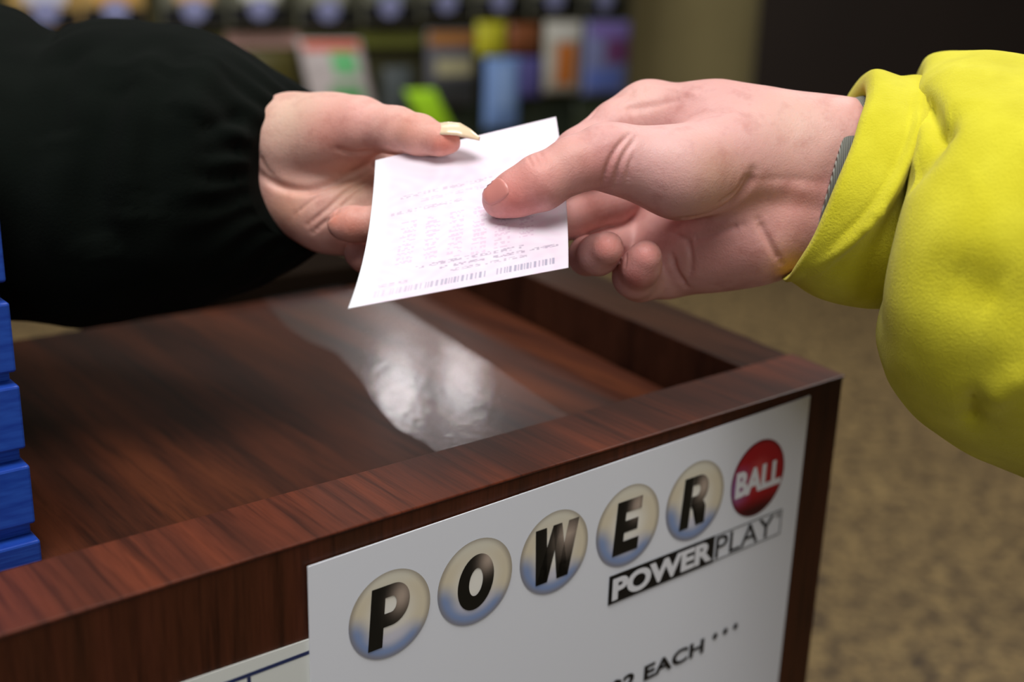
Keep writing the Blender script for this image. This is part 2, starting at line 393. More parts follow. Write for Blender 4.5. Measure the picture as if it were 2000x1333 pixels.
def surface_nets(F, lo, h):
    S = F < 0; nx, ny, nz = F.shape
    cs = np.zeros((nx - 1, ny - 1, nz - 1), np.int8)
    for dx in (0, 1):
        for dy in (0, 1):
            for dz in (0, 1): cs += S[dx:nx - 1 + dx, dy:ny - 1 + dy, dz:nz - 1 + dz]
    act = (cs > 0) & (cs < 8); idx = -np.ones(cs.shape, np.int64); ii = np.argwhere(act); idx[act] = np.arange(len(ii))
    acc = np.zeros((len(ii), 3)); cnt = np.zeros(len(ii))
    cr = [(x, y, z) for x in (0, 1) for y in (0, 1) for z in (0, 1)]
    for a in range(8):
        for ax in range(3):
            p = cr[a]
            if p[ax] == 1: continue
            q = list(p); q[ax] = 1
            fa = F[ii[:, 0] + p[0], ii[:, 1] + p[1], ii[:, 2] + p[2]]; fb = F[ii[:, 0] + q[0], ii[:, 1] + q[1], ii[:, 2] + q[2]]
            m = (fa < 0) != (fb < 0); t = np.where(m, fa / np.where(m, fa - fb, 1), 0)
            pt = np.tile(np.array(p, float), (len(ii), 1)); pt[:, ax] = t
            acc += pt * m[:, None]; cnt += m
    verts = lo + (ii + acc / cnt[:, None]) * h
    faces = []
    for ax in range(3):
        o1, o2 = [(1, 2), (2, 0), (0, 1)][ax]
        sl0 = [slice(None)] * 3; sl1 = [slice(None)] * 3; sl0[ax] = slice(0, -1); sl1[ax] = slice(1, None)
        a = S[tuple(sl0)]; b = S[tuple(sl1)]; e = np.argwhere(a != b)
        e = e[(e[:, o1] > 0) & (e[:, o2] > 0) & (e[:, o1] < F.shape[o1] - 1) & (e[:, o2] < F.shape[o2] - 1)]
        sg = a[e[:, 0], e[:, 1], e[:, 2]]
        def c(d1, d2):
            q = e.copy(); q[:, o1] -= d1; q[:, o2] -= d2; return idx[q[:, 0], q[:, 1], q[:, 2]]
        quad = np.stack([c(1, 1), c(0, 1), c(0, 0), c(1, 0)], 1)
        quad[~sg] = quad[~sg][:, ::-1]; faces.append(quad)
    F_ = np.concatenate(faces); F_ = F_[(F_ >= 0).all(1)]
    return verts, F_
def smooth_mesh(v, f, it=2, lam=.5):
    e = np.concatenate([f[:, [0, 1]], f[:, [1, 2]], f[:, [2, 3]], f[:, [3, 0]]])
    e = np.concatenate([e, e[:, ::-1]])
    cnt = np.bincount(e[:, 0], minlength=len(v)).astype(float); cnt[cnt == 0] = 1
    for _ in range(it):
        a = np.stack([np.bincount(e[:, 0], v[e[:, 1], i], minlength=len(v)) for i in range(3)], 1) / cnt[:, None]
        v = v + lam * (a - v)
    return v
def vnormals(v, f):
    n = np.cross(v[f[:, 2]] - v[f[:, 0]], v[f[:, 3]] - v[f[:, 1]])
    out = np.zeros_like(v)
    for k in range(4):
        for i in range(3): out[:, i] += np.bincount(f[:, k], n[:, i], minlength=len(v))
    return out / (np.linalg.norm(out, axis=1)[:, None] + 1e-12)
def hit(bvh, x, y):
    r = ray(x, y); r = r / np.linalg.norm(r)
    loc, nor, i, dist = bvh.ray_cast(V(EYE), V(r))
    return (np.array(loc), np.array(nor)) if loc is not None else (None, None)
def seg_dist(v, a, b):
    ab = b - a; t = np.clip(((v - a) @ ab) / (ab @ ab + 1e-12), 0, 1); return np.linalg.norm(v - a - t[:, None] * ab, axis=1)
def catmull(pts, n=6):
    pts = [np.array(p, float) for p in pts]; q = [2 * pts[0] - pts[1]] + pts + [2 * pts[-1] - pts[-2]]; out = []
    for i in range(1, len(q) - 2):
        for k in range(n):
            t = k / n; out.append(.5 * ((2 * q[i]) + (-q[i - 1] + q[i + 1]) * t + (2 * q[i - 1] - 5 * q[i] + 4 * q[i + 1] - q[i + 2]) * t * t + (-q[i - 1] + 3 * q[i] - 3 * q[i + 1] + q[i + 2]) * t ** 3))
    out.append(pts[-1]); return out
def apply_strokes(v, f, bvh, strokes):
    """strokes: (pixel polyline, width m, depth m [+ = groove, - = ridge]) traced on the skin"""
    nrm = vnormals(v, f); disp = np.zeros(len(v))
    for pts, w, dep in strokes:
        ps = []
        for x, y in catmull(pts, 5):
            p, n_ = hit(bvh, x, y)
            if p is not None: ps.append(p)
        if len(ps) < 2: continue
        ps = np.array(ps); lo = ps.min(0) - 4 * w; hi = ps.max(0) + 4 * w
        m = np.where(((v > lo) & (v < hi)).all(1))[0]
        if len(m) == 0: continue
        dmin = np.full(len(m), 9.0); tb = np.zeros(len(m)); L = len(ps) - 1
        for i, (a, b) in enumerate(zip(ps[:-1], ps[1:])):
            if np.linalg.norm(b - a) > .012: continue
            dd = seg_dist(v[m], a, b); s = dd < dmin; dmin[s] = dd[s]; tb[s] = (i + .5) / L
        fade = np.clip(np.minimum(tb, 1 - tb) * 5 + .25, 0, 1)
        disp[m] -= dep * fade * np.exp(-(dmin / w) ** 2)
    return v + nrm * disp[:, None]
def skin_colors(v, bvh, base, spots, seed=0.0):
    c = np.tile(np.array(srgb(*base)), (len(v), 1))
    for (x, y, rp, col, s) in spots:
        p, n_ = hit(bvh, x, y)
        if p is None: continue
        r = rp * np.linalg.norm(p - EYE) / FPX
        w = s * np.exp(-(np.linalg.norm(v - p, axis=1) / r) ** 2)
        c += w[:, None] * (np.array(srgb(*col)) - c)
    return c
skin = vcol('skin', .45, .4)
a_ = [n for n in skin.t.nodes if n.type == 'VERTEX_COLOR'][0]
geo = skin.n('ShaderNodeNewGeometry')
f1 = skin.noise(90, geo.outputs['Position'], 5, .6)
mot = skin.ramp(f1, [(.3, (.80, .68, .66)), (.5, (1, 1, 1)), (.7, (1.0, 1.0, .97))])
skin.l(skin.mix(a_.outputs[0], mot, .7, 'MULTIPLY'), skin.b.inputs['Base Color'])
f2 = skin.noise(1100, geo.outputs['Position'], 4, .6)
f3 = skin.noise(260, geo.outputs['Position'], 3, .6)
ad = skin.n('ShaderNodeMath', operation='ADD'); skin.l(f2, ad.inputs[0]); skin.l(f3, ad.inputs[1]); skin.bump(ad.outputs[0], .35, .0006)
skin.b.inputs['Subsurface Weight'].default_value = .25
skin.b.inputs['Subsurface Radius'].default_value = (1, .35, .2)
skin.b.inputs['Subsurface Scale'].default_value = .0035

def build_hand(name, palm, fingers, strokes, base, spots, h, parent, kp=.012, kf=.004, extra=None):
    allj = [j for c in palm for j in c] + [j for c, _ in fingers for j in c]
    lo = np.min([p - r for p, r in allj], 0) - .006; hi = np.max([p + r for p, r in allj], 0) + .006
    g = Grid(lo, hi, h); Pm = g.new()
    for c in palm: chain(g, Pm, c, kp, .02)
    T = Pm.copy()
    for c, kk in fingers:
        Fi = chain(g, g.new(), c, .0038, .018)
        T = smin(T, smin(Pm, Fi, kk), .0009)
    v, f = surface_nets(T, g.lo, h)
    # keep only the largest island: everything is one body by construction
    v = smooth_mesh(v, f, 3, .5)
    bvh = BVHTree.FromPolygons([tuple(p) for p in v], [tuple(int(i) for i in q) for q in f])
    v = apply_strokes(v, f, bvh, strokes)
    cols = skin_colors(v, bvh, base, spots)
    v = smooth_mesh(v, f, 1, .3)
    o = mesh_obj(name, v, f, skin.m, parent, True, cols)
    bvh2 = BVHTree.FromPolygons([tuple(p) for p in v], [tuple(int(i) for i in q) for q in f])
    return o, bvh2
def nail_patch(name, bvh, c, ax, ln, wd, off, mat, parent, n=18):
    """rounded nail plate laid on the finger: c px centre, ax unit px direction towards the tip"""
    ax = np.array(ax, float); ax /= np.linalg.norm(ax); pr = np.array([-ax[1], ax[0]])
    vv = []; ok = True
    for i in range(n + 1):
        for j in range(n + 1):
            s = -1 + 2 * i / n; t = -1 + 2 * j / n
            # square -> squircle
            ss = s * math.sqrt(1 - .42 * t * t); tt = t * math.sqrt(1 - .42 * s * s)
            px = np.array(c) + ax * ss * ln + pr * tt * wd
            p, nn = hit(bvh, *px)
            if p is None: p, nn = last
            last = (p, nn)
            e = max(abs(s), abs(t)); o_ = off * (1 - sst(.82, 1.0, e) * 1.6)
            vv.append(p + nn * o_)
    ff = [(i * (n + 1) + j, (i + 1) * (n + 1) + j, (i + 1) * (n + 1) + j + 1, i * (n + 1) + j + 1) for i in range(n) for j in range(n)]
    return mesh_obj(name, vv, ff, mat, parent, True)
HG = .00075
# ------------------------------------------------------------------ person with the yellow sleeve (right hand, palm to the viewer)
pY = empty('person', P3(2000, 500, .52), label='person in a yellow sweatshirt sleeve passing the ticket between thumb and finger', cat='person')
palmR = [
    [J(1262, 222, 58, .530), J(1400, 262, 90, .520), J(1500, 287, 98, .512), J(1610, 302, 99, .510), J(1800, 310, 104, .510)],
    [J(1290, 255, 74, .545), J(1400, 330, 85, .540), J(1500, 400, 96, .525), J(1610, 420, 92, .520), J(1800, 440, 98, .515)],
    [J(1330, 338, 76, .488), J(1420, 318, 84, .498), J(1520, 330, 84, .505)],                       # thenar
    [J(1215, 312, 66, .484), J(1330, 338, 78, .486)],
    [J(1310, 505, 66, .530), J(1390, 485, 72, .522), J(1470, 455, 88, .515), J(1600, 415, 92, .513)],  # heel of the hand
    [J(1310, 330, 70, .555), J(1300, 440, 62, .548), J(1310, 505, 60, .538)],
]
fR = [
    ([J(1255, 325, 62, .484), J(1180, 305, 60, .479), J(1120, 322, 52, .476), J(1055, 357, 53, .474), J(1010, 377, 44, .4755), J(978, 390, 37, .4775)], .006),
    ([J(1268, 222, 56, .530), J(1205, 248, 50, .525), J(1130, 300, 46, .518), J(1080, 350, 38, .514), J(1020, 390, 30, .512)], .008),
    ([J(1300, 290, 50, .550), J(1250, 365, 46, .545), J(1190, 392, 46, .536), J(1110, 420, 46, .524), J(1050, 436, 36, .512)], .004),
    ([J(1320, 400, 45, .552), J(1260, 450, 38, .548), J(1175, 492, 40, .533), J(1148, 500, 36, .520), J(1168, 498, 38, .503), J(1186, 485, 33, .494)], .004),
    ([J(1350, 500, 50, .535), J(1300, 535, 46, .530), J(1250, 543, 44, .522), J(1240, 540, 41, .512), J(1252, 522, 37, .500), J(1260, 502, 33, .495)], .003),
]
crR = [
    ([(1228, 262), (1205, 290), (1188, 322), (1178, 360)], .0011, .0014),
    ([(1242, 268), (1222, 298), (1208, 330), (1202, 365)], .0012, .0011),
    ([(1238, 300), (1228, 330), (1226, 355)], .0010, .0006),
    ([(1040, 300), (1050, 316), (1054, 330)], .0008, .0005), ([(1052, 296), (1062, 312), (1064, 326)], .0008, .0005), ([(1030, 306), (1040, 324)], .0008, .0004),
    ([(1470, 335), (1462, 360), (1440, 390), (1410, 410), (1370, 424), (1320, 430)], .0022, .0024),
    ([(1455, 345), (1440, 372), (1405, 396)], .0011, .0009),
    ([(1300, 452), (1340, 470), (1350, 510), (1345, 545)], .0014, .0010),
    ([(1345, 470), (1400, 455), (1450, 440)], .0016, .0010),
    ([(1480, 430), (1500, 470), (1525, 515)], .0016, .0012),
    ([(1340, 560), (1320, 530), (1312, 500)], .0016, .0016),
    ([(1490, 368), (1540, 370), (1600, 376), (1670, 384)], .0042, -.0007), ([(1490, 398), (1540, 402), (1600, 410), (1670, 416)], .003, .0003),
    ([(1476, 352), (1540, 350), (1600, 356)], .002, .0003),
    ([(1150, 232), (1165, 215)], .001, .0008), ([(1210, 205), (1235, 180)], .0012, .0006), ([(1250, 172), (1300, 170), (1380, 190)], .0022, -.0006),
    ([(1215, 215), (1270, 208), (1340, 190)], .002, .0008),
    ([(1185, 455), (1180, 470)], .0006, .0002), ([(1215, 470), (1222, 500), (1218, 530)], .001, .0008),
    ([(1100, 385), (1130, 378), (1158, 368)], .001, .0008),
]
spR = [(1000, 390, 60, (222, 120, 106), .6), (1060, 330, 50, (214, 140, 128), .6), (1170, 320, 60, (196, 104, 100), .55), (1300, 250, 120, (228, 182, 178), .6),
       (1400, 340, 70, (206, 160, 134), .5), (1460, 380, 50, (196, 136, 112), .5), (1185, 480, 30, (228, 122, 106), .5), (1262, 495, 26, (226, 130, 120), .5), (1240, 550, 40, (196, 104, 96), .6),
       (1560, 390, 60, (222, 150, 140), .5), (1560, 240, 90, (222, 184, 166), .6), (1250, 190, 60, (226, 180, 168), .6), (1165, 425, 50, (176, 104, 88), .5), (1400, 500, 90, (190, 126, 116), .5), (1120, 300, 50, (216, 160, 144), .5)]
armR, bvhR = build_hand('arm', palmR, fR, crR, (214, 160, 154), spR, HG, pY)
nail_m = NT('nail', .35, srgb(208, 134, 124), .5).m
nail_patch('thumbnail', bvhR, (966, 374), (-.86, .5), 29, 24, .0004, nail_m, pY)

# ------------------------------------------------------------------ person with the black sleeve (left hand, palm up)
pB = empty('person', P3(0, 400, .60), label='person in a black jacket sleeve holding the ticket on an upturned palm', cat='person')
palmL = [
    [J(400, 300, 92, .595), J(500, 296, 84, .580), J(575, 276, 81, .565), J(650, 262, 66, .553), J(705, 252, 54, .545)],
    [J(400, 360, 90, .600), J(520, 360, 78, .585), J(590, 375, 66, .575), J(650, 400, 62, .570), J(730, 405, 60, .568), J(800, 395, 50, .570)],
    [J(560, 300, 70, .575), J(650, 330, 55, .577), J(740, 340, 50, .580), J(800, 350, 45, .58)],
    [J(560, 372, 62, .570), J(640, 418, 58, .566), J(715, 445, 50, .565)],
]
fL = [
    ([J(640, 262, 66, .553), J(705, 247, 52, .541), J(775, 255, 44, .530), J(820, 264, 38, .522), J(858, 274, 28, .5165), J(880, 279, 20, .5155)], .006),
    ([J(790, 360, 42, .575), J(860, 350, 36, .555), J(910, 330, 33, .548), J(940, 320, 30, .545)], .006),
    ([J(790, 400, 42, .572), J(880, 400, 36, .545), J(930, 390, 33, .535), J(970, 380, 30, .53)], .006),
    ([J(760, 440, 42, .568), J(830, 450, 38, .550), J(820, 445, 36, .533), J(740, 438, 34, .527), J(690, 438, 33, .527), J(670, 438, 31, .528)], .003),
    ([J(720, 465, 38, .570), J(770, 500, 34, .560), J(760, 510, 30, .545), J(712, 502, 28, .540), J(698, 494, 26, .541)], .003),
]
crL = [
    ([(500, 335), (540, 362), (590, 372), (640, 362), (700, 338), (728, 325)], .0022, .0022),
    ([(660, 292), (690, 300), (725, 296)], .0016, .0012),
    ([(600, 440), (640, 408), (680, 372), (722, 345)], .0011, .0010),
    ([(625, 440), (660, 410), (700, 375), (726, 358)], .0009, .0007),
    ([(575, 420), (620, 385), (660, 368)], .0009, .0006),
    ([(610, 455), (640, 430), (660, 415)], .001, .0008),
    ([(505, 300), (520, 330), (540, 350)], .0015, .0006),
]
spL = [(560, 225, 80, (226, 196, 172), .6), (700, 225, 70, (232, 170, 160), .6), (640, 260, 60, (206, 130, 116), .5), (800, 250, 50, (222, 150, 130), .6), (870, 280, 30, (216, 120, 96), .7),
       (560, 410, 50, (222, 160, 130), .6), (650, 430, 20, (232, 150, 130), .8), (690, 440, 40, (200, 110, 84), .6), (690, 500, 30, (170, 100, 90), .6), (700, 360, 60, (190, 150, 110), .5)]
armL, bvhL = build_hand('arm', palmL, fL, crL, (220, 170, 158), spL, HG, pB)
# long cream-painted thumbnail: a curved plate running past the fingertip
lnail = NT('cream_nail', .22, srgb(232, 208, 174), .6).m
vv = []; nS, nT = 20, 14
upn = R @ np.array([.22, -.97, .05]); sdn = R @ np.array([0, .12, -1.0])
for i in range(nS + 1):
    s = i / nS
    c = P3(lerp(846, 936, s), lerp(272, 277, s), lerp(.5165, .5125, s))
    hgt = float(np.interp(s, [0, .25, .5, .75, 1], [33, 37, 36, 25, 9])) * .515 / FPX
    rad = float(np.interp(s, [0, .12, .3, .6, .8, 1], [24, 32, 35, 31, 21, 5])) * .515 / FPX
    for j in range(nT + 1):
        th = math.radians(lerp(-75, 75, j / nT)); vv.append(c + upn * hgt * math.cos(th) + sdn * rad * .95 * math.sin(th))
ff = [(i * (nT + 1) + j, i * (nT + 1) + j + 1, (i + 1) * (nT + 1) + j + 1, (i + 1) * (nT + 1) + j) for i in range(nS) for j in range(nT)]
nl = mesh_obj('thumbnail', vv, ff, lnail, pB, True); tag(nl, 'long cream coloured thumbnail')
sm = nl.modifiers.new('solid', 'SOLIDIFY'); sm.thickness = .0006

# ------------------------------------------------------------------ sleeves as lofts
def loft(name, rings, mat, parent, fold, nseg=128, sub=8, thick=.002, seamless=True, colfn=None):
    """rings: (T, B, N) each (x,y,d): top, bottom, nearest point; ellipse through them"""
    Cs = []
    for T, B_, Nn in rings:
        T = P3(*T); B_ = P3(*B_); Nn = P3(*Nn); c = (T + B_) / 2; Cs.append(np.concatenate([c, T - c, Nn - c]))
    Cs = catmull(Cs, sub); vv = []; L = len(Cs)
    for i, q in enumerate(Cs):
        c, a, b = q[:3], q[3:6], q[6:9]
        for k in range(nseg):
            th = 2 * math.pi * k / nseg; vv.append(c + a * math.cos(th) + b * math.sin(th))
    vv = np.array(vv); ff = np.array([(i * nseg + k, (i + 1) * nseg + k, (i + 1) * nseg + (k + 1) % nseg, i * nseg + (k + 1) % nseg) for i in range(L - 1) for k in range(nseg)])
    nrm = vnormals(vv, ff)
    cen = np.array([q[:3] for q in Cs]).repeat(nseg, 0)
    if np.mean(np.einsum('ij,ij->i', nrm, vv - cen)) < 0: nrm = -nrm; ff = ff[:, ::-1]
    out = []
    for i in range(L):
        for k in range(nseg):
            n_ = i * nseg + k; out.append(vv[n_] + nrm[n_] * fold(i / (L - 1) * (len(rings) - 1), 2 * math.pi * k / nseg, vv[n_]))
    o = mesh_obj(name, out, ff, mat, parent, True)
    m = o.modifiers.new('solid', 'SOLIDIFY'); m.thickness = thick; m.offset = -1
    return o
def nz3(p, s, o=0): return noise.noise(Vector((p[0] * s + o, p[1] * s, p[2] * s)))
fleece = NT('yellow_fleece', .9, srgb(216, 206, 44), .2)
gg = fleece.n('ShaderNodeNewGeometry'); fa = fleece.noise(50, gg.outputs['Position'], 4)
fleece.l(fleece.ramp(fa, [(.3, srgb(204, 194, 34)), (.7, srgb(222, 213, 52))]), fleece.b.inputs['Base Color'])
fb = fleece.noise(900, gg.outputs['Position'], 4, .7); fleece.bump(fb, .5, .0012)
fleece.b.inputs['Sheen Weight'].default_value = .15; fleece.b.inputs['Sheen Roughness'].default_value = .5
cuffR = [
    ((1697, 205, .505), (1548, 530, .505), (1652, 350, .466)),
    ((1682, 172, .505), (1532, 543, .505), (1638, 350, .460)),
    ((1692, 143, .505), (1529, 547, .505), (1645, 348, .4555)),
    ((1712, 135, .505), (1533, 550, .505), (1664, 348, .4535)),
    ((1755, 148, .505), (1538, 550, .505), (1706, 358, .4515)),
    ((1790, 146, .505), (1541, 549, .505), (1742, 366, .4500)),
    ((1800, 152, .505), (1550, 554, .505), (1752, 375, .4530)),
    ((1806, 160, .505), (1600, 582, .505), (1756, 390, .4600)),
    ((1812, 170, .505), (1690, 600, .505), (1772, 410, .4640)),
    ((1850, 200, .505), (1790, 600, .505), (1830, 420, .4660)),
]
cuff = loft('cuff', cuffR, fleece.m, pY, lambda i, t, p: .0007 * nz3(p, 60), thick=.002)
puff = [
    ((1830, 225, .510), (1760, 560, .510), (1800, 400, .470)),
    ((1806, 190, .510), (1722, 600, .510), (1768, 420, .458)),
    ((1800, 150, .510), (1712, 625, .510), (1758, 440, .448)),
    ((1812, 113, .510), (1713, 660, .510), (1768, 470, .436)),
    ((1850, 97, .510), (1732, 728, .510), (1810, 490, .425)),
    ((1915, 96, .510), (1785, 800, .510), (1880, 500, .415)),
    ((1965, 108, .510), (1860, 862, .510), (1950, 510, .410)),
    ((2020, 116, .510), (1960, 912, .510), (2030, 520, .408)),
    ((2130, 122, .510), (2100, 960, .510), (2150, 540, .406)),
    ((2400, 140, .510), (2400, 1010, .510), (2420, 560, .404)),
    ((2900, 180, .500), (2900, 1060, .500), (2920, 600, .395)),
    ((3500, 240, .490), (3500, 1100, .490), (3520, 660, .385)),
    ((3560, 500, .490), (3560, 840, .490), (3565, 670, .450)),
    ((3565, 664, .490), (3565, 676, .490), (3565, 670, .488)),
]
def fold_y(i, t, p):
    d = .0030 * nz3(p, 16) + .0012 * nz3(p, 45, 5)
    return d
sleeveR = loft('sleeve', puff, fleece.m, pY, fold_y, thick=.0025, nseg=160)
def groove_obj(o, px_strokes):
    """press folds into a sleeve along traced lines"""
    me = o.data; v = np.empty(len(me.vertices) * 3); me.vertices.foreach_get('co', v); v = v.reshape(-1, 3)
    f = np.array([tuple(p.vertices) for p in me.polygons])
    off = np.array(o.matrix_world.translation) * 0
    bvh = BVHTree.FromPolygons([tuple(p) for p in v], [tuple(int(i) for i in q) for q in f])
    v = apply_strokes(v, f, bvh, px_strokes); me.vertices.foreach_set('co', v.ravel()); me.update()
groove_obj(sleeveR, [([(1800, 190), (1822, 230), (1838, 262), (1850, 245)], .004, .007), ([(1838, 270), (1800, 320), (1775, 350)], .006, .004),
                     ([(1905, 770), (1898, 800), (1900, 830)], .004, .004), ([(1930, 790), (1965, 755), (2010, 730)], .006, -.003),
                     ([(1850, 540), (1900, 560), (1960, 590)], .010, .003), ([(1870, 240), (1860, 180), (1870, 130)], .012, -.003), ([(1900, 350), (1950, 330), (2020, 320)], .012, .002)])
groove_obj(cuff, [([(1797, 175), (1793, 240), (1768, 320), (1728, 398), (1688, 448), (1640, 490), (1590, 522)], .0020, -.0016),
                  ([(1780, 175), (1776, 240), (1752, 312), (1712, 384), (1672, 434), (1628, 474)], .0016, .0010),
                  ([(1712, 405), (1722, 415)], .0012, -.0012), ([(1700, 420), (1708, 432)], .0012, -.0014), ([(1688, 436), (1694, 448)], .0010, -.0012),
                  ([(1702, 150), (1690, 260), (1660, 360)], .004, .0006)])
# grey ribbed band under the cuff
band_m = NT('grey_band', .5, srgb(158, 160, 152), .4)
bw = band_m.n('ShaderNodeTexWave', Scale=420); gb = band_m.n('ShaderNodeNewGeometry'); band_m.l(gb.outputs['Position'], bw.inputs['Vector']); band_m.bump(bw.outputs['Fac'], .8, .001)
pn, _ = hit(bvhR, 1655, 320); dn = float((R.T @ (pn - EYE))[2])
pt, _ = hit(bvhR, 1670, 215)
band = loft('wristband', [((1664, 196, .511), (1576, 512, .516), (1626, 335, dn - .0008)), ((1664, 194, .511), (1576, 516, .516), (1632, 335, dn - .0026)),
                          ((1684, 190, .511), (1600, 520, .516), (1662, 335, dn - .0020)), ((1692, 194, .511), (1606, 516, .516), (1668, 335, dn - .0005))], band_m.m, pY, lambda i, t, p: 0, thick=.001)
tag(band, 'grey band showing at the wrist')

blk = NT('black_cloth', 1.0, srgb(8, 10, 8), .1)
gk = blk.n('ShaderNodeNewGeometry'); bk = blk.noise(700, gk.outputs['Position'], 4, .7); blk.bump(bk, .4, .001)
bks = blk.noise(18, gk.outputs['Position'], 3); blk.l(blk.ramp(bks, [(.3, srgb(5, 9, 6)), (.7, srgb(10, 15, 11))]), blk.b.inputs['Base Color'])
ringsL = [
    ((630, 215, .585), (608, 450, .585), (506, 330, .550)),
    ((628, 196, .585), (612, 470, .585), (492, 328, .540)),
    ((618, 186, .585), (604, 482, .585), (484, 326, .534)),
    ((585, 166, .585), (565, 508, .585), (455, 322, .525)),
    ((535, 135, .590), (510, 545, .590), (400, 320, .515)),
    ((480, 102, .595), (450, 575, .595), (345, 325, .508)),
    ((425, 70, .600), (400, 602, .600), (290, 330, .505)),
    ((360, 48, .605), (330, 618, .605), (230, 335, .503)),
    ((270, 42, .610), (240, 634, .610), (160, 340, .502)),
    ((190, 44, .615), (170, 636, .615), (90, 345, .503)),
    ((142, 62, .620), (110, 630, .620), (50, 345, .508)),
    ((118, 74, .622), (70, 624, .622), (20, 345, .508)),
    ((92, 60, .625), (20, 618, .625), (-30, 345, .505)),
    ((50, 30, .630), (-40, 616, .630), (-90, 345, .502)),
    ((-10, 8, .640), (-110, 616, .640), (-160, 345, .50)),
    ((-120, -20, .650), (-220, 616, .650), (-270, 345, .50)),
    ((-320, -60, .67), (-400, 616, .67), (-460, 345, .51)),
    ((-800, -100, .72), (-840, 620, .72), (-880, 345, .56)),
    ((-1400, -120, .80), (-1400, 640, .80), (-1420, 345, .64)),
    ((-1450, 160, .80), (-1450, 360, .80), (-1455, 260, .76)),
    ((-1455, 254, .80), (-1455, 266, .80), (-1455, 260, .798)),
]
def fold_k(i, t, p):
    g = 0
    if i < 6: g += .0010 * math.sin(t * 22 + 2 * nz3(p, 30)) * math.exp(-((i - 3) / 2.0) ** 2)      # gathers at the cuff
    g += .0035 * nz3(p, 18) + .0016 * nz3(p, 42, 3)
    return g * sst(0, 2.5, i)
sleeveL = loft('sleeve', ringsL, blk.m, pB, fold_k, thick=.0025, nseg=160)
groove_obj(sleeveL, [([(250, 110), (215, 200), (190, 300), (180, 420), (200, 520)], .012, .008), ([(360, 90), (310, 200), (290, 320), (290, 440)], .012, .006), ([(300, 90), (265, 200), (240, 300), (235, 420)], .010, -.005),
                     ([(130, 90), (110, 180), (100, 280)], .010, .006), ([(400, 250), (440, 235), (480, 225)], .004, .003), ([(395, 300), (440, 295), (480, 290)], .004, .003), ([(400, 350), (440, 355), (475, 350)], .004, .003),
                     ([(420, 110), (380, 160), (350, 230)], .010, -.005), ([(400, 400), (440, 405), (480, 395)], .004, .002)])

# ------------------------------------------------------------------ the ticket
def polyfit(ys, xs, k):
    c = np.polyfit(ys, xs, k); return lambda y: float(np.polyval(c, y))
lx = polyfit([313, 400, 470, 545, 603], [733, 727, 715, 700, 679], 3)
rx = polyfit([228, 300, 400, 480, 523], [1086, 1096, 1107, 1110, 1110], 2)
nu, nv = 170, 220
TD = dict(tl=.522, tr=.545, bl=.428, br=.455)
def tick(s, t):
    yl = lerp(313, 603, t); yr = lerp(228, 523, t)
    tt = t + .10 * t * (1 - t)
    pl = P3(lx(yl), yl, lerp(TD['tl'], TD['bl'], tt)); pr = P3(rx(yr), yr, lerp(TD['tr'], TD['br'], tt))
    p = lerp(pl, pr, s)
    return p
tn = np.cross(tick(1, .5) - tick(0, .5), tick(.5, 0) - tick(.5, 1)); tn /= np.linalg.norm(tn)
if tn @ (EYE - tick(.5, .5)) < 0: tn = -tn
tv = np.zeros((nv + 1, nu + 1, 3)); tc = np.zeros((nv + 1, nu + 1, 3))
rng = random.Random(3)
base = np.array(srgb(238, 228, 239)); pink = np.array(srgb(240, 208, 230)); ink = np.array(srgb(158, 142, 168)); wh = np.array(srgb(240, 243, 246))
# text rows: (t centre, half height, s0, s1, strength, pitch)
rows = [(.30, .010, .12, .62, .35), (.345, .010, .25, .60, .25), (.40, .012, .10, .48, .35)]
rows += [(.80, .012, .26, .78, .55), (.835, .010, .38, .95, .6), (.885, .010, .10, .24, .4), (.865, .010, .42, .80, .5)]
cols_ = [(.20, .47, .76), (.32, .47, .76), (.44, .47, .78), (.555, .47, .80), (.67, .47, .78), (.79, .52, .74)]
glyphs = {}
def on(k, a, b): 
    key = (k, a, b)
    if key not in glyphs: glyphs[key] = rng.random()
    return glyphs[key]
bars = []
x = .10
while x < .93:
    w = rng.choice([.004, .006, .009, .012]); 
    if not (.60 < x < .64): bars.append((x, x + w))
    x += w + rng.choice([.005, .007, .011])
for j in range(nv + 1):
    t = j / nv
    for i in range(nu + 1):
        s = i / nu
        p = tick(s, t)
        wv = .0008 * math.sin(3 * s + 2 * t)
        tv[j, i] = p + tn * (.0016 * math.sin(math.pi * s) * (1 - t)) * 0
        c = base.copy()
        m = .5 + .5 * math.sin(s * 46 + 3 * math.sin(t * 20)) * math.sin(t * 60 + 2 * math.sin(s * 17))
        inb = sst(.05, .12, s) * sst(1.0, .93, s) * sst(.10, .2, t)
        c = lerp(c, pink, m * .45 * inb)
        c = lerp(c, wh, sst(.10, .0, s) * .8)
        for k, (tc_, hh, s0, s1, st) in enumerate(rows):
            if abs(t - tc_) < hh and s0 < s < s1:
                a = int((s - s0) / .011); b = int((t - tc_ + hh) / hh * 2)
                if on(k, a, 9) > .22 and on(k, a, b) > .45: c = lerp(c, ink, st)
        for k, (sc_, t0, t1) in enumerate(cols_):
            if t0 < t < t1 and abs(s - sc_) < .036:
                b = int((t - t0) / .030); fr_ = ((t - t0) / .030) % 1; a = int((s - sc_ + .036) / .009)
                if fr_ < .62 and on(20 + k, a, b * 3 + int(fr_ * 3)) > .45: c = lerp(c, np.array(srgb(214, 182, 208)), .5)
        if .915 < t < .958:
            for b0_, b1_ in bars:
                if b0_ <= s < b1_: c = lerp(c, np.array(srgb(140, 138, 168)), .2 + .5 * sst(.05, .6, s))
        tc[j, i] = c
nq = (nu + 1) * (nv + 1); vf = tv.reshape(-1, 3); vb_ = vf - tn * .00018
ff = []
for j in range(nv):
    for i in range(nu):
        a = j * (nu + 1) + i; q = (a, a + nu + 1, a + nu + 2, a + 1); ff.append(q); ff.append(tuple(nq + k for k in q[::-1]))
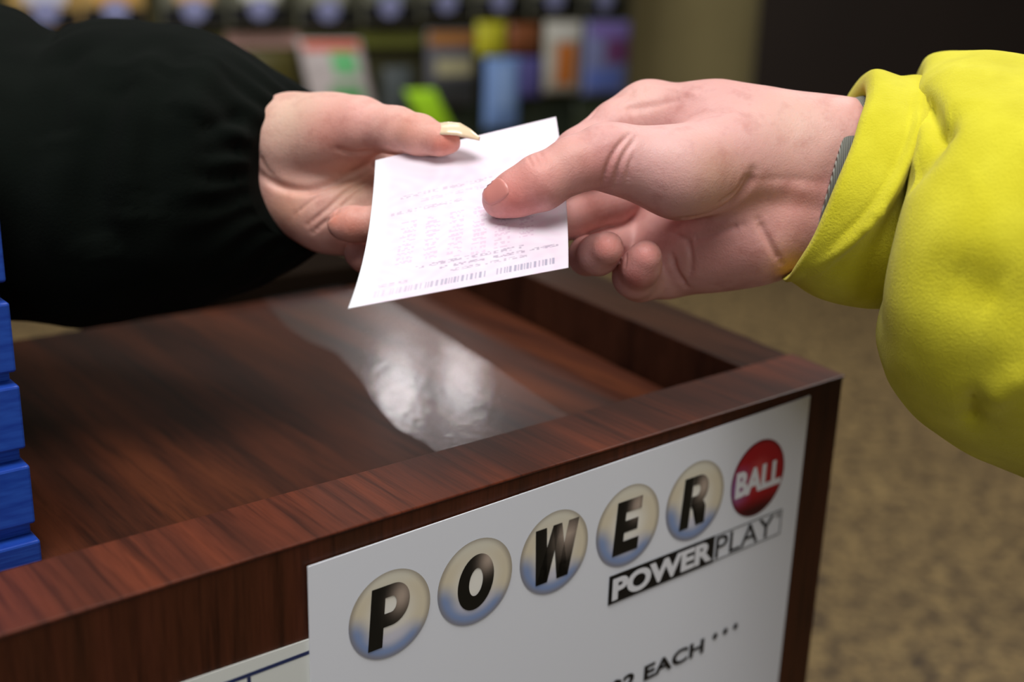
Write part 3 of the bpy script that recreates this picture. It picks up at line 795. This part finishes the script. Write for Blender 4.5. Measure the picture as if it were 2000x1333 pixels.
def rim_pairs():
    for i in range(nu): yield i, i + 1; yield nv * (nu + 1) + i + 1, nv * (nu + 1) + i
    for j in range(nv): yield (j + 1) * (nu + 1), j * (nu + 1); yield j * (nu + 1) + nu, (j + 1) * (nu + 1) + nu
for a, b in rim_pairs(): ff.append((a, b, nq + b, nq + a))
tm = vcol('ticket_paper', .55, .3)
tl_ = tm.n('ShaderNodeBsdfTranslucent'); tm.l([n for n in tm.t.nodes if n.type == 'VERTEX_COLOR'][0].outputs[0], tl_.inputs[0])
ms = tm.n('ShaderNodeMixShader'); ms.inputs[0].default_value = .12; tm.l(tm.b.outputs[0], ms.inputs[1]); tm.l(tl_.outputs[0], ms.inputs[2]); tm.l(ms.outputs[0], tm.t.nodes['Material Output'].inputs[0])
ticket = mesh_obj('lottery_ticket', np.concatenate([vf, vb_]), ff, tm.m, None, True, np.concatenate([tc.reshape(-1, 3)] * 2))
tag(ticket, 'pinkish white printed lottery ticket passed from hand to hand above the wooden stand', 'ticket')

# ------------------------------------------------------------------ dark block added behind the stand for the sleeve's shade
shade_m = plain('shade_block_dark', (24, 16, 9), .95, .05) if True else wood_mat('shade_block_dark', srgb(20, 13, 8), srgb(34, 20, 12), srgb(44, 26, 14), .9)
cq = [on_z(x, y, ZT - .01) for x, y in [(432, 602), (700, 552), (1030, 500), (1010, 470), (520, 440), (430, 540)]]
c0 = on_z(425, 603, ZT - .04); c0u = float((c0 - A0) @ U)
shade_root = empty('shade_block', K(c0u - .15, .55, -1.0), label='dark block added for the shade behind the wood stand, under the black sleeve', cat='filler block')
prism('shade_block_body', [K(.035, .435, 0), K(c0u, .435, 0), K(c0u, .75, 0), K(.035, .75, 0)], 0, ZT - .045, shade_m, shade_root, .002)
prism('shade_block_top', [K(.03, .43, 0), K(c0u + .004, .43, 0), K(c0u + .004, .755, 0), K(.03, .755, 0)], ZT - .0445, ZT - .02, shade_m, shade_root, .002)
# ------------------------------------------------------------------ room
fl = NT('speckled_floor', .55, spec=.35)
gf = fl.n('ShaderNodeNewGeometry')
n1 = fl.noise(26, gf.outputs['Position'], 3, .6); n2 = fl.noise(62, gf.outputs['Position'], 4, .65); n3 = fl.noise(4, gf.outputs['Position'], 3)
c1 = fl.ramp(n1, [(.36, srgb(62, 50, 40)), (.5, srgb(122, 102, 70)), (.66, srgb(146, 124, 84))])
c2 = fl.ramp(n2, [(.40, (.20, .20, .22)), (.50, (1, 1, 1)), (.62, (1.35, 1.28, 1.1))])
c3 = fl.ramp(n3, [(.3, (.85, .85, .85)), (.7, (1.08, 1.08, 1.05))])
fl.l(fl.mix(fl.mix(c1, c2, .9, 'MULTIPLY'), c3, 1.0, 'MULTIPLY'), fl.b.inputs['Base Color'])
floor = mesh_obj('floor', [(-6, -3, -.05), (6, -3, -.05), (6, 8, -.05), (-6, 8, -.05), (-6, -3, 0), (6, -3, 0), (6, 8, 0), (-6, 8, 0)],
                 [(4, 5, 6, 7), (3, 2, 1, 0), (0, 1, 5, 4), (1, 2, 6, 5), (2, 3, 7, 6), (3, 0, 4, 7)], fl.m)
tag(floor, kind='structure')
def gplane(x, y, d):                                 # ground place under a picture column at depth d (forward)
    r = ray(x, y); return EYE + r * (d / FPX)
# olive wall section and dark wall beyond it
DW = 6.4
def wall(name, pxa, da, pxb, db, mat, th=.12, ztop=3.0):
    a = P3(pxa, 60, da); b = P3(pxb, 60, db); a[2] = b[2] = 0
    t = (b - a); t /= np.linalg.norm(t); n_ = np.array([-t[1], t[0], 0]); 
    if n_[1] < 0: n_ = -n_
    return prism(name, [a, b, b + n_ * th, a + n_ * th], 0, ztop, mat)
olive = plain('olive_wall', (136, 124, 84), .8, .3, nz=.06, nscale=3)
darkw = plain('dark_wall', (34, 24, 17), .7, .3, nz=.1, nscale=2)
w1 = wall('wall_back', 560, 6.6, 1478, 6.6, olive); tag(w1, kind='structure')
w2 = wall('wall_right', 1484, 6.3, 2900, 6.0, darkw); tag(w2, kind='structure')
w3 = wall('wall_left', -1500, 5.6, 540, 6.9, olive); tag(w3, kind='structure')

# display rack: receding to the right
RA = P3(40, 60, 4.45); RB = P3(1226, 60, 6.15); RA[2] = RB[2] = 0
RT = RB - RA; RT /= np.linalg.norm(RT); RN = np.array([RT[1], -RT[0], 0.0])
if RN[1] > 0: RN = -RN                                # towards the viewer
def RP(x, y, off=0.0):
    """rack-face point seen at picture x,y: (distance along the rack, height)"""
    r = ray(x, y); o = RA + RN * off; t = ((o - EYE) @ RN) / (r @ RN); p = EYE + r * t; return float((p - RA) @ RT), float(p[2])
def rack_box(name, s0, s1, z0, z1, o0, o1, mat, parent=None, bev=0):
    a = RA + RT * s0; b = RA + RT * s1
    return prism(name, [a + RN * o0, b + RN * o0, b + RN * o1, a + RN * o1], z0, z1, mat, parent, bev)
rack_dark = plain('rack_panel', (58, 56, 30), .7, .3, nz=.25, nscale=4)
rack_low = plain('rack_low_panel', (44, 52, 38), .7, .3, nz=.3, nscale=5)
strip_ol = plain('price_strip_olive', (106, 110, 44), .5)
strip_pk = plain('price_tag_pink', (190, 150, 140), .5)
rack = empty('display_rack', RA + RT * 1.3, label='long display rack of hanging bags against the back wall, blurred', cat='display rack')
sEnd = RP(1226, 60)[0]; s0 = RP(-500, 60)[0]
zr = RP(760, 84)[1]
rack_box('back_panel', s0, sEnd, zr - .28, 1.9, -.06, -.022, rack_dark, rack)
rack_box('lower_panel', s0, sEnd, 0.0, zr - .28, -.06, -.02, rack_low, rack)
rack_box('shelf', s0, sEnd, zr + .01, zr + .035, -.02, .02, strip_ol, rack)
rack_box('end_panel', sEnd, sEnd + .03, 0, 1.9, -.06, .0, plain('rack_end', (100, 94, 70), .6), rack)
for (xa, xb, mt) in [(440, 585, strip_pk), (700, 822, strip_ol), (830, 925, strip_pk)]:
    a, z_ = RP(xa, 84, .02); b, _ = RP(xb, 84, .02)
    rack_box('price_strip', a, b, zr - .012, zr + .045, .021, .026, mt, rack)

def pouch(name, x0, x1, y0, y1, cols3, label, cat, group, off=.065, thick=.03, tilt=0, parts=()):
    """pillow bag with crimped ends; cols3 = (body) ; parts = [(name, fx0,fx1,fy0,fy1,rgb)] printed panels"""
    sa, za = RP(x0, y0, off); sb, zb = RP(x1, y1, off); z0, z1 = min(za, zb), max(za, zb)
    ym = (y0 + y1) / 2; sa = RP(x0, ym, off)[0]; sb = RP(x1, ym, off)[0]
    w = sb - sa; hh = z1 - z0; nx, ny = 14, 18
    root = empty(name, RA + RT * (sa + w / 2) + RN * off + np.array([0, 0, z0]), label=label, cat=cat, group=group)
    def prof(fx, fy): return thick * max(0, (math.sin(math.pi * min(1, max(0, fx)))) ** .5 * (math.sin(math.pi * min(1, max(0, fy)))) ** .6)
    def pos(fx, fy, sgn, e=0):
        q = prof(fx, fy); sh = tilt * (fy - .5)
        return RA + RT * (sa + w * fx + sh * hh) + RN * (off + sgn * (q + e)) + np.array([0, 0, z0 + hh * fy])
    vv = []; ffs = []
    for sgn in (1, -1):
        for j in range(ny + 1):
            for i in range(nx + 1): vv.append(pos(i / nx, j / ny, sgn, .002))
    nb_ = (nx + 1) * (ny + 1)
    for j in range(ny):
        for i in range(nx):
            a = j * (nx + 1) + i; ffs.append((a, a + 1, a + nx + 2, a + nx + 1)); ffs.append((nb_ + a, nb_ + a + nx + 1, nb_ + a + nx + 2, nb_ + a + 1))
    def edge(a, b): ffs.append((a, nb_ + a, nb_ + b, b))
    for i in range(nx): edge(i, i + 1); a = ny * (nx + 1) + i; edge(a + 1, a)
    for j in range(ny): a = j * (nx + 1); edge(a + nx + 1, a); a += nx; edge(a, a + nx + 1)
    rack_box('hook', sa + w / 2 - .004, sa + w / 2 + .004, z1 - .012, z1 - .004, (.027 if abs(z1 - .008 - zr - .02) < .035 else -.018), off, rack_dark, root)
    mesh_obj('bag', vv, ffs, plain('bag_' + name, cols3, .35, .5, nz=.12, nscale=14), root, True)
    for (pn_, fx0, fx1, fy0, fy1, rgb, *oval) in parts:
        pv = []; pf = []; m_ = 8
        for j in range(m_ + 1):
            for i in range(m_ + 1):
                a = -1 + 2 * i / m_; b = -1 + 2 * j / m_
                if oval: a, b = a * math.sqrt(1 - b * b / 2), b * math.sqrt(1 - a * a / 2)
                pv.append(pos(lerp(fx0, fx1, (a + 1) / 2), lerp(fy0, fy1, (b + 1) / 2), 1, .005))
        for j in range(m_):
            for i in range(m_): a = j * (m_ + 1) + i; pf.append((a, a + 1, a + m_ + 2, a + m_ + 1))
        mesh_obj(pn_, pv, pf, plain('print', rgb, .4, .4), root, True)
    return root
gA = 'dark pouches with lilac emblems on the upper row'
centers = [(80, 150, 66), (217, 140, 62), (372, 135, 60), (502, 128, 56), (635, 120, 60), (756, 112, 52), (868, 105, 42), (973, 100, 38), (1079, 95, 34), (1178, 84, 36)]
lab = ['with a pale lilac front, first of the upper row by the sleeve', 'with an orange and yellow front, above the black sleeve', 'with an orange top edge, second past the orange one above the sleeve',
       'with a cream top, above the pink price strip', 'with a lilac emblem, directly above the white and green bag', 'above the empty olive recess of the rack', 'above the brown topped pouch',
       'above the bright yellow packet', 'above the white and orange bag', 'above the purple bag at the end of the rack']
for k, (cx, w, yb) in enumerate(centers):
    top_c = [(190, 190, 205), (200, 150, 80), (196, 160, 120), (205, 205, 196), (150, 150, 135), (120, 130, 135), (90, 100, 95), (95, 100, 80), (90, 100, 95), (80, 90, 110)][k]
    pouch('hanging_pouch', cx - w * .47, cx + w * .47, -130, yb, (96, 96, 82) if k not in (1, 0) else (170, 140, 84), 'dark pouch ' + lab[k], 'pouch', gA, off=.075,
          parts=[('label_panel', .20, .80, .31, .70, top_c), ('dark_base', .03, .97, .05, .25, (22, 24, 28)), ('emblem', .31, .69, .10, .34, (140, 144, 186), 1)])
gB = 'bags hanging on the lower row of the rack'
pouch('hanging_bag', 600, 722, 78, 240, (196, 186, 186), 'white and green hanging bag with a red top, behind the black cuff', 'bag', gB, tilt=-.25,
      parts=[('red_panel', .06, .94, .88, .98, (206, 88, 62)), ('green_panel', .42, .82, .60, .86, (112, 196, 130)), ('green_base', .30, .80, .26, .48, (110, 176, 116))])
pouch('hanging_bag', 832, 926, 58, 205, (92, 92, 100), 'grey hanging bag with a brown header and cream label', 'bag', gB,
      parts=[('brown_header', .03, .97, .80, .97, (150, 98, 40)), ('cream_label', .15, .9, .42, .62, (170, 164, 128)), ('dark_base', .04, .96, .04, .36, (56, 58, 60))])
pouch('hanging_bag', 930, 986, 42, 110, (186, 182, 44), 'bright yellow small hanging packet', 'bag', gB)
pouch('hanging_bag', 990, 1054, 46, 104, (124, 72, 42), 'brown red small hanging packet beside the yellow one', 'bag', gB)
pouch('hanging_bag', 946, 1012, 112, 250, (118, 150, 206), 'light blue narrow hanging bag below the yellow packet', 'bag', gB, parts=[('pale_panel', .2, .8, .3, .9, (140, 170, 220))])
pouch('hanging_bag', 1014, 1058, 112, 190, (84, 80, 140), 'purple blue narrow hanging bag beside the light blue one', 'bag', gB)
pouch('hanging_bag', 1062, 1134, 40, 180, (176, 172, 160), 'white and orange hanging bag', 'bag', gB, parts=[('orange_panel', .25, .78, .12, .70, (196, 116, 54)), ('white_header', .05, .95, .75, .96, (206, 204, 196))])
pouch('hanging_bag', 1140, 1226, 40, 184, (120, 126, 168), 'purple and blue hanging bag at the end of the rack', 'bag', gB, parts=[('purple_header', .10, .97, .78, .97, (126, 106, 176)), ('plum_panel', .40, .97, .44, .76, (112, 62, 108)), ('blue_base', .05, .80, .08, .36, (96, 116, 190))])
pouch('hanging_bag', 748, 804, 132, 232, (74, 80, 82), 'dark grey hanging bag beside the lime green one', 'bag', gB)
pouch('hanging_bag', 450, 580, 98, 200, (72, 66, 26), 'dull olive brown hanging bag next to the black sleeve', 'bag', gB)
pouch('hanging_bag', 812, 870, 176, 262, (172, 226, 40), 'lime green hanging bag just above the upturned thumb', 'bag', gB, off=.2, tilt=-.6)
pouch('hanging_bag', 1120, 1228, 200, 330, (44, 52, 34), 'dark green hanging bag low on the rack', 'bag', gB)

# ------------------------------------------------------------------ light
def area(name, loc, target, sx, sy, power, col=(1, 1, 1)):
    l = bpy.data.lights.new(name, 'AREA'); l.shape = 'RECTANGLE'; l.size = sx; l.size_y = sy; l.energy = power; l.color = col
    o = bpy.data.objects.new(name, l); COL.objects.link(o); o.location = loc
    dv = Vector(target) - Vector(loc); o.rotation_euler = dv.to_track_quat('-Z', 'Y').to_euler(); return o
area('ceiling_panel_near', (-.1, -.1, 2.6), (.02, .5, 1.0), 1.0, .8, 32, (1, .985, .965))
area('ceiling_panel_beyond', (-.3, 1.4, 2.75), (0, .55, 1.0), .9, .6, 8, (1, .98, .95))
area('sign_fill_behind', (.45, -1.5, 1.75), (.05, .5, .9), .6, .6, 7, (.97, .985, 1))  # unseen fill added behind the camera to brighten the sign
area('floor_fill_right', (1.6, 2.6, 2.85), (1.3, 2.4, 0), 1.2, .6, 42, (1, .98, .94))  # fill added over the floor to lift it, also rims the hands
def mirrored(x, y, z):                               # where a ceiling lamp stands that the polished top reflects at picture x,y
    p = on_z(x, y, ZT + RD); q = ray(x, y); q = np.array([q[0], q[1], -q[2]]); return p + q * ((z - p[2]) / q[2])
for nm, px, py, pw in (('ceiling_lamp', 778, 768, 4.0), ('ceiling_lamp', 900, 748, 3.2)):
    L_ = mirrored(px, py, 2.8); area(nm, tuple(L_), (L_[0], L_[1] - 1.2, 0), .20, .30, pw, (1, .96, .95))
area('rack_fill_far', (-1.2, 3.4, 2.85), (-.8, 5.6, 1.0), 1.6, .4, 62, (1, .98, .95))  # lamp added only to lighten the rack in the background
w = bpy.data.worlds.new('room_ambient'); SC.world = w; w.use_nodes = True
w.node_tree.nodes['Background'].inputs[0].default_value = (1, .97, .94, 1); w.node_tree.nodes['Background'].inputs[1].default_value = .08
SC.view_settings.view_transform = 'Standard'; SC.view_settings.look = 'None'; SC.view_settings.gamma = 1; SC.view_settings.exposure = 0
SC.view_settings.use_curve_mapping = False
SC.cycles.use_denoising = True
